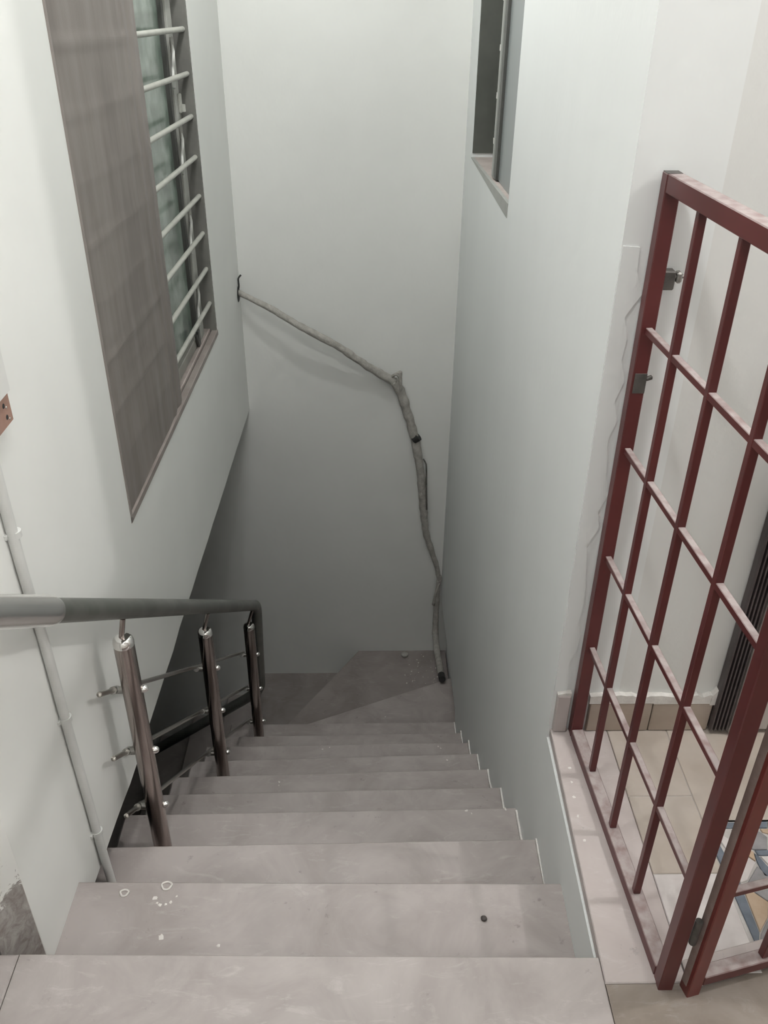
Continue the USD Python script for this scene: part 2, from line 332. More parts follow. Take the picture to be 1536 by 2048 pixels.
# ragged filler where the right wall's plaster meets the treads, and around the gate post and jamb
def smear(y, z, w, h, x, seed, nx=7):
    g = np.random.default_rng(seed); ys = np.linspace(-w / 2, w / 2, nx)
    top = [(y + a, z + h * g.uniform(.45, 1)) for a in ys]
    return prism_yz([(y - w / 2, z), (y + w / 2, z)] + top[::-1], x - .005, x + .002)
wr = stage.GetPrimAtPath('/World/wall_right')
for k in range(1, 10):
    h = (.05, .03, .035, .03, .045, .04, .05, .035, .03)[k - 1]
    obj('filler_smear', smear(nose(k) - .085, -k * R + .001, .16, h * .45, XR, 30 + k), 'white_filler', wr)
wm = stage.GetPrimAtPath('/World/wall_room')
g = np.random.default_rng(9)
ragged = [(.462 + .006 * g.normal(), z) for z in np.linspace(.12, 1.12, 26)]
patch = prism_xz([(.4305, .118)] + ragged + [(.4305, 1.122)], YJ - .0025, YJ + .001)
obj('plaster_patch', patch, 'wall_paint_cool', wm, label='smoother plaster patch on the jamb beside the gate post')

# ------------------------------------------------------------------ floor of the landing and of the room
fl = thing('floor', 'dusty marble landing floor at the head of the stairs', 'floor', kind='structure')
obj('mortar_bed', cat(box(-2.4, .42, -1.75, .88, -.16, -.030), box(.42, .5655, -1.75, .86, -.16, -.0325), box(.421, 1.298, -.4, .843, -.0325, -.0106), box(.5655, 3.3, -1.75, .86, -.16, -.0325), box(.44, 3.3, .86, YJ, -.16, -.022)), 'grout', fl)
obj('landing_slab', slab([(-.624, -.6), (.4192, -.6), (.4192, .8925), (-.624, .9125)], 0, .030, .002), 'landing_marble', fl)
obj('landing_slab', slab([(-1.7, -.6), (-.6255, -.6), (-.6255, .9125), (-1.7, .9145)], 0, .030, .003), 'landing_marble', fl)
obj('landing_slab', slab([(-.624, -1.74), (.418, -1.74), (.418, -.602), (-.624, -.602)], 0, .030, .003), 'landing_marble', fl)
obj('landing_slab', slab([(-1.7, -1.74), (-.6255, -1.74), (-.6255, -.602), (-1.7, -.602)], 0, .030, .003), 'landing_marble', fl)
obj('landing_slab', slab([(-2.4, -1.74), (-1.702, -1.74), (-1.702, .914), (-2.4, .914)], 0, .030, .003), 'landing_marble', fl)
m = trimesh.creation.extrude_polygon(sg.Polygon([(.4205, -.4), (1.298, -.4), (1.298, 1.008), (.5665, .832), (.5655, .8435), (.4205, .8435)]), .009, engine='earcut'); m.apply_translation((0, 0, -.0105))
obj('brown_slab', m, 'brown_marble', fl, label='dirty brown slab in front of the gate')
obj('brown_slab', slab([(1.2995, -.4), (3.3, -.4), (3.3, .8925), (1.2995, .8925)], -.0015, .030, .002), 'brown_marble', fl)
obj('brown_slab', slab([(.4205, -1.74), (3.3, -1.74), (3.3, -.402), (.4205, -.402)], -.0015, .030, .002), 'brown_marble', fl)
obj('border_strip', slab([(.4200, .8445), (.5655, .8445), (.5655, YJ), (.4340, YJ)], 0, .024, .002), 'sill_marble', fl, label='pinkish marble border strip between stairwell and gate')
obj('threshold_strip', slab([(.5665, .833), (1.298, 1.009), (1.288, 1.054), (.5665, .882)], .007, .010, .003), 'sill_marble', fl, label='pinkish marble threshold under the gate leaf')
def floor_tile(x0, x1, y0, y1, m='beige_tile'): obj('floor_tile', slab([(x0, y0), (x1, y0), (x1, y1), (x0, y1)], 0, .02, .0015), m, fl)
floor_tile(.5665, .705, .86, 1.06, 'pale_stone'); floor_tile(.5665, .705, 1.0615, 1.25); floor_tile(.5665, .705, 1.2515, YJ); floor_tile(.7065, .94, 1.187, YJ)
for i in range(8): floor_tile(.9415 + .3 * i, .94 + .3 * (i + 1) if i < 7 else 3.3, 1.187, YJ)
for i in range(6): floor_tile(1.3015 + .35 * i, 1.30 + .35 * (i + 1) if i < 5 else 3.3, .8935, 1.1855)
# crazy paving of broken stone between the tiles
obj('paving_bed', cat(box(.5665, 1.2985, .844, 1.1865, -.022, -.0125), box(.5668, 3.3, 1.187, YJ, -.022, -.0022), box(.5668, .7055, .86, 1.187, -.0124, -.0022)), 'grout', fl)
obj('paving_bed', box(.7055, 1.2985, .893, 1.1865, -.0124, -.006), 'grout', fl)
ST = [('slate', [(.722, 1.182), (.844, 1.185), (.838, 1.169), (.722, 1.169)]), ('slate', [(.846, 1.185), (1.29, 1.185), (1.29, 1.170), (.84, 1.169)]),
      ('pale', [(.789, 1.168), (.807, 1.166), (.775, 1.131), (.766, 1.131)]), ('grey', [(.809, 1.166), (.822, 1.156), (.829, 1.146), (.817, 1.117), (.789, 1.1165), (.776, 1.129)]),
      ('tan', [(.822, 1.166), (.870, 1.166), (.845, 1.150), (.824, 1.158)]), ('tan', [(.762, 1.129), (.787, 1.111), (.783, 1.090), (.757, 1.118)]),
      ('slate', [(.791, 1.115), (.835, 1.116), (.829, 1.1025), (.793, 1.103)]), ('slate', [(.787, 1.108), (.794, 1.101), (.804, 1.073), (.800, 1.050), (.787, 1.056), (.785, 1.088)]),
      ('pale', [(.741, 1.103), (.756, 1.116), (.782, 1.087), (.750, 1.047), (.734, 1.041), (.735, 1.087)]), ('grey', [(.7815, 1.078), (.784, 1.056), (.797, 1.049), (.790, 1.032), (.752, 1.026), (.748, 1.041)]),
      ('pale', [(.797, 1.1005), (.829, 1.101), (.808, 1.076)]), ('slate', [(.7065, 1.168), (.7185, 1.168), (.733, 1.060), (.7305, .937), (.716, .905), (.714, 1.06)]),
      ('tan', [(.735, 1.035), (.750, 1.022), (.772, 1.000), (.758, .967), (.733, .939)]), ('grey', [(.754, 1.021), (.792, 1.029), (.800, 1.005), (.774, 1.000)]),
      ('pale', [(.721, 1.167), (.760, 1.131), (.754, 1.119), (.737, 1.105)]), ('pale', [(.762, 1.167), (.786, 1.167), (.764, 1.133), (.757, 1.138)]),
      ('grey', [(.718, .905), (.733, .935), (.757, .964), (.775, .930), (.760, .896), (.720, .896)]), ('pale', [(.759, .965), (.775, .998), (.812, .985), (.815, .93), (.777, .932)]),
      ('tan', [(.763, .896), (.779, .929), (.818, .927), (.85, .896)]), ('pale', [(.802, 1.004), (.796, 1.030), (.802, 1.047), (.84, 1.03), (.838, .99), (.814, .987)]),
      ('grey', [(.806, 1.072), (.832, 1.100), (.868, 1.085), (.860, 1.035), (.842, 1.032), (.803, 1.050)]), ('pale', [(.831, 1.116), (.820, 1.117), (.832, 1.145), (.848, 1.148), (.875, 1.163), (.90, 1.13), (.868, 1.09), (.834, 1.104)])]
for c, q in ST: obj('paving_stone', slab(np.array(sg.Polygon(q).convex_hull.exterior.coords)[:-1], -.0028, .012, .001), c + '_stone', fl)
from scipy.spatial import Voronoi
g = np.random.default_rng(3); S = np.c_[g.uniform(.80, 1.4, 90), g.uniform(.8, 1.25, 90)]; vor = Voronoi(S); zone = sg.Polygon([(.878, .896), (1.295, .896), (1.295, 1.167), (.905, 1.167), (.90, 1.12), (.87, 1.07)])
for i in range(len(S)):
    reg = vor.regions[vor.point_region[i]]
    if -1 in reg or not reg: continue
    q = sg.Polygon(vor.vertices[reg]).intersection(zone).buffer(-.0015)
    if q.is_empty or q.geom_type != 'Polygon' or q.area < 2e-4: continue
    obj('paving_stone', slab(np.array(q.convex_hull.exterior.coords)[:-1], -.0028, .012, .001), ('pale', 'grey', 'tan', 'slate')[int(g.integers(4))] + '_stone', fl)
# upper floor slab behind the left wall (roof of the passage below)
obj('ceiling_lower', box(-3.2, -.76, 1.06, DB, -.335, -.18), 'under_slab', kind='structure')
obj('floor_lower', box(-3.2, .58, .9, DB, -3.75, -3.60), 'under_slab', kind='structure')
obj('wall_under', box(-3.2, .58, .75, .90, -3.7, -.165), 'under_slab', kind='structure')
# skirting
sk = thing('baseboard_room', 'tan stone skirting at the foot of the wall behind the gate', 'skirting', kind='structure')
obj('skirting_tile', box(.4375, .4685, YJ - .014, YJ + .002, .001, .112, .002), 'sill_marble', sk, label='pinkish skirting end piece on the jamb')
obj('skirting_tile', box(.515, .660, YJ - .012, YJ + .002, .001, .088, .002), 'tan_skirting', sk); obj('skirting_tile', box(.662, .800, YJ - .012, YJ + .002, .001, .086, .002), 'tan_skirting', sk)
g = np.random.default_rng(21); xs = np.linspace(.512, .800, 22)
obj('mortar_ridge', prism_xz([(.512, .0885), (.66, .0885), (.661, .0865), (.800, .0865)] + [(x, .110 + .0022 * g.normal()) for x in xs[::-1]], YJ - .013, YJ + .001), 'white_filler', sk, label='white plaster ridge along the top of the skirting')
obj('mortar_ridge', prism_xz([(.437, .1125), (.4685, .1125), (.4685, .120), (.455, .121), (.437, .1165)], YJ - .012, YJ + .001), 'white_filler', sk)

# ------------------------------------------------------------------ staircase
sc = thing('staircase', 'pinkish marble staircase going down between the walls and turning left', 'stairs', kind='structure')
yL = [.9135, 1.181, 1.402, 1.640, 1.857, 2.080, 2.308, 2.541, 2.762, 3.005]; yR = [.8905, 1.165, 1.412, 1.651, 1.873, 2.102, 2.333, 2.553, 2.774, 3.012]
xe = [-.63, -.63, -.655, -.683, -.680, -.672, -.665, -.660, -.655, -.650]      # left ends of the treads
def lerp_y(k, x): return yL[k] + (yR[k] - yL[k]) * (x + .55) / .98
for k in range(1, 10):
    z = -k * R; xl = xe[k] if k > 1 else -.66; xr = XR + .004
    b0 = k - 1
    obj('tread', slab([(xl, lerp_y(b0, xl) - .03), (xr, lerp_y(b0, xr) - .03), (xr, lerp_y(k, xr)), (xl, lerp_y(k, xl))], z, .030, .005), 'tread_marble', sc)
for k in range(0, 10):
    xl = (xe[k] if k > 1 else -.66) + .008; xr = XR + .004; z1 = -k * R - .0305; z0 = -(k + 1) * R + .0005
    P = [(xl, lerp_y(k, xl) - .032), (xr, lerp_y(k, xr) - .032), (xr, lerp_y(k, xr) - .012), (xl, lerp_y(k, xl) - .012)]
    m = trimesh.creation.extrude_polygon(sg.Polygon(P), z1 - z0, engine='earcut'); m.apply_translation((0, 0, z0)); obj('riser', m, 'riser_marble', sc)
# concrete waist below the flight
body = [(.90, -.17)]
for k in range(1, 10): body += [(nose(k - 1) - .035 if k > 1 else .90, -k * R - .031), (nose(k) - .033, -k * R - .031)]
body += [(nose(9) - .033, -1.78), (nose(9) - .033, -2.05), (1.0, -.52), (.90, -.47)]
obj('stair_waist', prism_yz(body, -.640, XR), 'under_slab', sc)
# winders
N = np.array((-.607, 3.04)); xr2 = XR + .045
Z10, Z11, Z12 = -10 * R, -11 * R, -12 * R
a1 = (xr2, 3.04 + .438 * (xr2 + .607)); a2 = (-.0435, DB)
obj('winder_tread', slab([(-.645, 2.975), (xr2, 2.985), a1, tuple(N)], Z10, .03, .004), 'tread_marble', sc)
obj('winder_tread', slab([(-.645, 3.0), (xr2, 3.20), (xr2, DB), a2, tuple(N)], Z11, .03, .005), 'tread_marble_shaded', sc)
obj('winder_tread', slab([(-.618, 2.99), (-.30, 3.05), (.10, DB), (-.618, DB)], Z12, .03, .005), 'tread_marble_shaded_deep', sc)
def riser_line(p, q, ztop, zbot, back=.012, th=.02):
    p, q = np.array(p), np.array(q); t = (q - p) / np.linalg.norm(q - p); nrm = np.array((-t[1], t[0])) * -1
    m = trimesh.creation.extrude_polygon(sg.Polygon([p + nrm * back, q + nrm * back, q + nrm * (back + th), p + nrm * (back + th)]), ztop - zbot, engine='earcut'); m.apply_translation((0, 0, zbot)); return m
obj('riser', riser_line(N, a1, Z10 - .0305, Z11 + .0005), 'riser_marble', sc); obj('riser', riser_line(N, a2, Z11 - .0305, Z12 + .0005), 'riser_marble', sc)
# lower flight, turning left beneath the wall
for j in range(1, 8):
    x1 = -.616 - .2285 * (j - 1); z = Z12 - j * R
    obj('tread', slab([(x1 - .2285, 2.99), (x1 + .03, 2.99), (x1 + .03, DB), (x1 - .2285, DB)], z, .03, .004), 'tread_marble', sc)
    obj('riser', box(x1 + .012, x1 + .032, 2.995, DB, z + .0005, z + R - .0305), 'riser_marble', sc)
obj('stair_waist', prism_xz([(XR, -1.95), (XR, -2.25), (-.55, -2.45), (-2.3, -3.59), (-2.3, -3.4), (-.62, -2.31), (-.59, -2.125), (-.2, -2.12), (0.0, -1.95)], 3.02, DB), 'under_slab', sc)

# dried paint drops and dirt on the steps
drops = [(-.450, 1.138, 1, .006), (-.437, 1.122, 1, .005), (-.425, 1.124, 1, .004), (-.415, 1.128, 1, .004), (-.443, 1.127, 1, .003), (-.405, 1.142, 1, .003),
         (.286, 1.640, 3, .005), (.40, 1.645, 3, .006), (.30, 1.63, 3, .003), (-.30, 2.05, 5, .005), (-.30, 2.035, 5, .003), (.31, 2.30, 6, .005), (.30, 2.53, 7, .004), (-.18, 2.52, 7, .005), (-.15, 2.53, 7, .004), (.31, 2.52, 7, .004),
         (.10, 3.02 + .20, 10, .004), (-.42, 1.05, 1, .007), (-.30, 1.03, 1, .004)]
g = np.random.default_rng(11); ms = []
for x, y, k, q in drops: ms.append(blob(x, y, -k * R, q, g))
for _ in range(30): ms.append(blob(g.uniform(.20, .42), g.uniform(3.65, 3.9), Z11, g.uniform(.002, .006), g))
for x, y in ((.455, 1.33), (.452, 1.29), (.447, 1.20), (.449, 1.25), (.447, 1.14)): ms.append(blob(x, y, 0, .004, g))
for x, y in ((.462, .79), (.475, .81), (.48, .76)): ms.append(blob(x, y, -.010, .005, g))
for x, y, q in ((-.518, 1.151, .0085), (-.431, 1.167, .0105)):
    th = np.linspace(0, 2 * np.pi, 19)
    ms.append(tube([(x + q * (1 + .15 * math.sin(3 * t)) * math.cos(t), y + q * .9 * math.sin(t), -R + .0008) for t in th], .0022, 6, caps=False))
obj('paint_splatter', cat(*ms), 'drop_white', label='white paint drops dried on the marble steps', cat='paint spots', kind='stuff')
def pebble(x, y, z, r, seed):
    m = trimesh.creation.icosphere(2, r); m.vertices *= (1 + .35 * (meshkit.noise(m.vertices / r * 1.6 + seed) - .5))[:, None]; m.vertices[:, 2] *= .6; m.apply_translation((x, y, z + r * .45)); return m
obj('debris_crumb', pebble(.246, 1.081, -R, .0065, 3), 'drop_dark', label='dark crumb of dirt on the top step near the right wall', cat='crumb')
obj('debris_crumb', pebble(-.405, 3.40, Z12, .009, 9), 'drop_dark', label='dark crumb of dirt on the lowest winding step below the railing', cat='crumb')
obj('mortar_lump', pebble(.23, 3.885, Z11, .022, 5), 'raw_plaster', label='small mortar lump on the winding step against the end wall', cat='mortar lump')

# ------------------------------------------------------------------ window in the left wall
w1 = thing('window_1', 'tall window in the left wall, half behind a dusty brown sheet, with pale grille rods', 'window', kind='structure')
def lw(x0, x1, y0, y1, z0, z1, bev=.002): return lean(box(x0, x1, y0, y1, z0, z1, bev))
fw = .020
obj('window_frame', lw(-.022, .002, W1Y0, W1Y0 + .014, W1Z0, W1Z1), 'frame_brown', w1); obj('window_frame', lw(-.022, .002, W1Y0, W1Y1, W1Z0, W1Z0 + .022), 'frame_brown', w1)
obj('window_frame', lw(-.120, -.001, W1Y1 - .012, W1Y1, W1Z0, W1Z1), 'reveal_grey', w1, label='dark grey far reveal of the opening')
ys, zs = np.linspace(W1Y0 + .014, 2.638, 90), np.linspace(W1Z0 + .022, W1Z1, 130)
rodz = [.425 + .1335 * i for i in range(-0, 12)]
def sheet_x(y, z):
    x = -.004 - .004 * np.clip((y - 2.35) / .28, 0, 1)
    for c, w, a in ((2.50, .012, .0035), (2.545, .010, -.003), (2.585, .016, .0035), (2.40, .03, .0015)):
        x = x + a * np.exp(-((y - c - .012 * np.sin(z * 5) + .02 * (z - 1)) / w) ** 2)
    for k, q in enumerate(rodz):
        x = x + (.0022 + .0008 * ((k * 37) % 5 - 2) / 2) * np.exp(-((z - (q + .030 * (2.62 - y))) / .009) ** 2) * np.clip((2.62 - y) * 8, 0, 1)
    return x + .004 * (meshkit.fbm(np.stack([y * 4, z * 3, 0 * y], -1), 3, 4) - .5)
Yg, Zg = np.meshgrid(ys, zs, indexing='ij'); Xg = sheet_x(Yg, Zg); ny, nz = Yg.shape
def quad_faces(a, b, off=0):
    i, j = np.meshgrid(np.arange(a - 1), np.arange(b - 1), indexing='ij'); q = off + i * b + j; q = q.ravel()
    return np.vstack([np.c_[q, q + b, q + b + 1], np.c_[q, q + b + 1, q + 1]])
Vs = np.vstack([np.c_[Xg.ravel(), Yg.ravel(), Zg.ravel()], np.c_[Xg.ravel() - .003, Yg.ravel(), Zg.ravel()]])
Fs = np.vstack([quad_faces(ny, nz), quad_faces(ny, nz, ny * nz)[:, ::-1]])
obj('insect_sheet', lean(trimesh.Trimesh(Vs, Fs, process=False)), 'dusty_mesh', w1, smooth=True, label='dusty brown sheet stretched over the near half, the rods pressing through')
for i, q in enumerate(rodz):
    if q > W1Z1 - .05: continue
    rod = tube([(-.018, W1Y0 + .016, q + .020), (-.018, 2.63, q + .002), (-.018, W1Y1 - .006, q - .014)], .0085, 14)
    obj('grille_rod', lean(rod), 'rod_paint', w1, smooth=40)
# recessed green panes, mullion with stays, sill
obj('pane', lw(-.066, -.060, W1Y0, 3.18, W1Z0 + .05, W1Z1), 'green_glass', w1, label='dusty green glass pane')
obj('window_frame', lw(-.070, -.038, 3.168, 3.238, W1Z0 + .03, W1Z1), 'stile_grey', w1, label='grey casement stile behind the rods')
obj('window_frame', lw(-.090, -.062, 3.238, W1Y1 - .012, W1Z0 + .03, W1Z1), 'dark_stile', w1)
obj('window_frame', lw(-.070, -.040, W1Y0, 3.155, W1Z0 + .03, W1Z0 + .07), 'frame_grey', w1)
obj('window_frame', lw(-.068, -.046, 3.140, 3.168, W1Z0 + .03, W1Z1), 'dark_stile', w1)
obj('window_sill', lw(-.090, -.026, W1Y0 + .015, W1Y1 - .012, W1Z0 - .005, W1Z0 + .030), 'sill_dust', w1, label='dusty pinkish ledge inside the opening')
for q in (.47, .735, 1.005, 1.27, 1.535):
    st = obj('stay_hook', lean(tube(fillet([(-.036, 3.185, q + .035), (-.030, 3.178, q + .02), (-.029, 3.160, q - .005), (-.036, 3.168, q - .03), (-.030, 3.130, q - .085)], .012, 4), .0055, 10)), 'hook_paint', w1, smooth=True)
    obj('hook_plate', lean(box(-.038, -.032, 3.172, 3.205, q - .01, q + .06, .002)), 'frame_grey', st)
obj('window_latch', lean(cat(box(-.040, -.030, 3.10, 3.13, W1Z0 + .03, W1Z0 + .09, .003), tube([(-.034, 3.10, W1Z0 + .035), (-.032, 3.06, W1Z0 + .09)], .006, 10))), 'dark_stile', w1, label='dark latch on the ledge')
obj('window_latch', lean(cat(box(-.040, -.030, 3.205, 3.235, 1.10, 1.16, .003), lathe([(0, -.012), (.010, -.012), (.010, .010), (0, .012)], (-.030, 3.232, 1.115), (0, 0, 1), 12))), 'rod_paint', w1, smooth=40)

# ------------------------------------------------------------------ window in the right wall
w2 = thing('window_2', 'narrow tall window in the right wall with a blue-grey leaf and a dark opening', 'window', kind='structure')
obj('window_frame', prism_yz([(W2Y0, W2Z0), (W2Y1, W2Z0), (W2Y1, W2Z0 + .004), (W2Y0, W2Z0 + .042)], XR - .002, XR + .010), 'strip_grey', w2, label='grey strip along the foot of the opening')
obj('window_sill', prism_yz([(W2Y0, W2Z0 - .01), (W2Y1, W2Z0 - .01), (W2Y1, W2Z0 + .004), (W2Y0, W2Z0 + .042)], XR + .010, XR + .15), 'sill_dust', w2, label='dusty pinkish sill')
obj('window_leaf', box(XR + .024, XR + .034, W2Y0, 3.105, W2Z0 + .030, W2Z1, .002), 'blue_glass', w2, label='blue-grey glazed leaf')
obj('leaf_stile', box(XR + .014, XR + .040, 3.075, 3.120, W2Z0 + .030, W2Z1, .003), 'dark_stile', w2, label='dark edge stile of the leaf')
obj('leaf_stile', box(XR + .010, XR + .038, 3.1205, 3.160, W2Z0 + .030, W2Z1, .003), 'pale_stile', w2)
for q in (1.02, 1.16, 1.30, 1.44): obj('paint_chip', box(XR + .0085, XR + .0102, 3.145, 3.160, q, q + .018), 'white_filler', w2)
obj('pane', box(XR + .118, XR + .124, 3.09, W2Y1, W2Z0 + .02, W2Z1), 'dark_glass', w2, label='dark pane deep in the opening')
obj('window_reveal', box(XR + .002, XR + .148, W2Y1 - .006, W2Y1 + .004, W2Z0 + .02, W2Z1), 'reveal_dark', w2)
obj('window_backing', box(XR + .15, XR + .17, W2Y0 - .05, W2Y1 + .05, W2Z0 - .05, W2Z1 + .05), 'void_dark', w2)

# ------------------------------------------------------------------ steel railing
PX, PY = [-.543, -.522, -.497], [1.500, 2.187, 2.873]; PZ0 = [-3 * R, -6 * R, -9 * R]; PT = [.243, -.302, -.840]
ra = thing('stair_railing', 'stainless steel stair railing with round posts, thin rods and a grey-filmed handrail', 'railing', (PX[0], PY[0], PZ0[0]))
sl = -.774
def railp(y): return np.array((-.536 + (y - 1.5) * .0424, y, .322 + sl * (y - 1.5)))
end = railp(2.972)
pth = fillet([railp(1.165), railp(2.2), end, (end[0] - .014, 2.975, end[2] - .49), (end[0] - .075, 2.975, end[2] - .545), (-1.05, 2.975, -1.722), (-1.9, 2.975, -2.33)], .05, 8)
obj('handrail', tube(pth, .0230, 28), 'rail_film', ra, smooth=40, label='handrail tube still wrapped in dull grey film')
e0 = railp(1.205); e1 = railp(.93); e2 = e1 + np.array((-.006, -.20, .045))
el = fillet([e0, railp(1.19), e1, e2], .06, 8)
tt = np.linspace(0, 1, 10); el = np.vstack([[e0 + (e1 - e0) / np.linalg.norm(e1 - e0) * .030 * t for t in tt[:-1]], [e0 + (e1 - e0) / np.linalg.norm(e1 - e0) * .030], el[el[:, 1] < e0[1] - .030]])
rad = np.full(len(el), .0278); rad[:10] = .0225 + .0053 * np.sqrt(1 - (1 - tt) ** 2)
obj('rail_elbow', tube(el, rad, 32), 'elbow_steel', ra, smooth=True, label='polished chrome elbow at the head of the handrail')
for i in range(3):
    x, y, z0, zt = PX[i], PY[i], PZ0[i], PT[i]; rp = .0232
    po = obj('post', lathe([(0, z0 + .0005), (rp, z0 + .0005), (rp, zt - .022), (0, zt - .022)], (x, y, 0), n=32), 'post_steel', ra, smooth=40)
    obj('post_cap', lathe([(0, zt - .0215), (rp + .0006, zt - .0215), (rp + .0006, zt - .014), (rp * .93, zt - .006), (rp * .70, zt - .001), (rp * .3, zt), (0, zt)], (x, y, 0), n=32), 'bright_steel', po, smooth=50)
    pr = railp(y + .004)
    obj('support_pin', tube([(x - .002, y, zt - .002), (pr[0], pr[1], pr[2] - .027)], .0062, 14), 'post_steel', po, smooth=40)
    for dz in (-.160, -.362, -.562) if i == 0 else ((-.170, -.365, -.572) if i == 1 else (-.172, -.372, -.575)):
        zz = zt + dz
        obj('bolt_cap', lathe([(0, 0), (.0095, 0), (.0095, .004), (.008, .009), (.004, .0125), (0, .013)], (x + rp - .001, y + .004, zz), (1, 0, 0), 18), 'bright_steel', po, smooth=50)
        obj('rod_clip', cat(lathe([(0, 0), (.0088, 0), (.0088, .024), (0, .024)], (x - rp - .022, y, zz), (1, 0, 0), 16), tube([(x - rp - .018, y - .014, zz + .011), (x - rp - .018, y + .014, zz - .011)], .0095, 16)), 'dull_steel', po, smooth=40)
for z0 in (.083, -.119, -.319):
    p0 = np.array((PX[0] - .0412, 1.5, z0)); p1 = np.array((PX[1] - .0412, 2.187, PT[1] + (z0 - PT[0]))); p2 = np.array((PX[2] - .0412, 2.873, PT[2] + (z0 - PT[0])))
    st = p0 + (p0 - p1) * .125
    obj('rod', tube([st, p0, p1, p2, p2 + (p2 - p1) * .05], .0062, 14, hollow=.02), 'rod_steel', ra, smooth=40)

# ------------------------------------------------------------------ red gate: fixed grille beside the stairs
def GX(y): return .5225 - .035 * (y - .845) / .6                    # line of the grille in plan
def gp(y, z): return (GX(y), y, z)
ga = thing('gate_grille', 'maroon steel grille standing along the edge of the stairwell', 'grille', (GX(1.43), 1.43, 0))
YW, YC = 1.4345, .845
obj('wall_post', bar(gp(YW, 0.001), gp(YW, 1.2415), .026, .026), 'gate_paint', ga, label='maroon post fixed against the wall')
obj('corner_post', bar(gp(YC, -.008), gp(YC, 1.2415), .026, .026), 'gate_paint', ga)
obj('top_rail', bar(gp(YC + .0135, 1.2275), gp(YW - .0135, 1.2275), .026, .029), 'gate_paint', ga, label='top rail with dust along its upper face')
obj('post_cap', box(GX(YW) - .012, GX(YW) + .012, YW - .012, YW + .012, 1.2405, 1.2422), 'dark_iron', ga)
obj('bottom_rail', bar(gp(YC + .0135, .0135), gp(YW - .0135, .0135), .027, .026), 'gate_paint', ga, label='dusty bottom rail lying on the marble strip')
for z in (.268, .507, .752, .985): obj('cross_bar', bar(gp(YC + .0135, z), gp(YW - .0135, z), .012, .012, .001), 'gate_paint', ga)
for y in (1.302, 1.155, 1.006): obj('upright_bar', bar(gp(y - .0005, .027), gp(y - .0005, 1.2125), .0132, .0132, .001), 'gate_paint', ga)
ck = obj('catch_box', box(.494, .520, 1.424, 1.446, 1.055, 1.087, .002), 'dark_iron', ga, label='dark iron latch box on the wall post')
g = np.random.default_rng(2)
obj('catch_tongue', cat(box(.522, .532, 1.424, 1.442, 1.066, 1.085, .003), box(.520, .536, 1.428, 1.438, 1.074, 1.079, .001)), 'dull_steel', ck)
hb = obj('hinge_plate', box(.479, .501, 1.4205, 1.4218, .868, .906, .0004), 'dark_iron', ga, label='small dark plate on the wall post')
obj('hinge_pin', lathe([(0, 0), (.0042, 0), (.0042, .010), (0, .012)], (.501, 1.424, .895), (.9, 0, .3), 12), 'dark_iron', hb, smooth=40)

# the gate leaf, turned across the landing
gl = thing('gate_leaf', 'bright red steel gate leaf hinged at the corner post, with thin bars', 'gate', (.564, .833, 0))
LY = .833
def lf(m):
    m = m.copy(); m.apply_transform(trimesh.transformations.rotation_matrix(math.radians(13.5), (0, 0, 1), (.565, LY, 0))); return m
obj('hinge_stile', lf(box(.5525, .5775, LY - .0125, LY + .0125, -.009, 1.30, .0015)), 'leaf_paint', gl, label='bright red hinge stile')
obj('worn_strip', lf(box(.5515, .5528, LY - .004, LY + .010, .02, 1.28)), 'worn_edge', gl, label='strip of worn bare metal along the stile')
for z in (.268, .497, .752, .985): obj('cross_bar', lf(bar((.578, LY, z), (1.42, LY, z), .012, .012, .001)), 'gate_paint', gl)
for x in (.700, .845, .99, 1.135, 1.28): obj('upright_bar', lf(bar((x, LY, .048), (x, LY, 1.262), .0132, .0132, .001)), 'gate_paint', gl)
obj('bottom_rail', lf(bar((.578, LY, .035), (1.42, LY, .035), .024, .024)), 'gate_paint', gl); obj('top_rail', lf(bar((.578, LY, 1.276), (1.42, LY, 1.276), .026, .028)), 'gate_paint', gl)
obj('lock_stile', lf(box(1.42, 1.446, LY - .013, LY + .013, .0, 1.30, .0015)), 'leaf_paint', gl)
for z in (.17, 1.0):
    obj('hinge', lf(tube([(.5420, LY + .004, z - .03), (.5420, LY + .004, z + .03)], .0062, 14)), 'dark_iron', gl, smooth=40)

# door frame beyond the gate
d1 = thing('door_1', 'door frame beyond the gate with a dark ribbed jamb and pale edge', 'door', (.85, YJ, 0), kind='structure')
n = 5; px = [(.802, YJ - .004), (.802, YJ - .020)]
for i in range(n):
    a = .802 + .044 * i / n; w = .044 / n
    px += [(a + w * .15, YJ - .026), (a + w * .55, YJ - .026), (a + w * .66, YJ - .012), (a + w * .98, YJ - .012)]
px += [(.846, YJ - .004)]
m = trimesh.creation.extrude_polygon(sg.Polygon(px), 2.07, engine='earcut'); m.apply_translation((0, 0, .012))
obj('fluted_jamb', m, 'dark_flute', d1, label='dark jamb with upright ribs')
obj('door_trim', box(.848, .872, YJ - .03, YJ - .001, .002, 2.08, .002), 'pale_frame', d1, label='pale edge strip'); obj('door_leaf', box(.874, 1.66, YJ - .022, YJ - .001, .012, 2.06, .002), 'door_paint', d1)
obj('door_trim', box(1.662, 1.70, YJ - .03, YJ - .001, .002, 2.08, .002), 'pale_frame', d1)
obj('handle', cat(lathe([(0, 0), (.024, 0), (.022, .006), (0, .006)], (1.58, YJ - .022, 1.0), (0, -1, 0), 20), tube(fillet([(1.58, YJ - .024, 1.0), (1.58, YJ - .07, 1.0), (1.47, YJ - .07, 1.0)], .015), .008, 12)), 'dull_steel', d1, smooth=40)
obj('mortar_ridge', prism_xz([(.790, .085), (.8015, .085), (.8015, .130), (.797, .122), (.792, .112)], YJ - .016, YJ + .001), 'white_filler', sk)

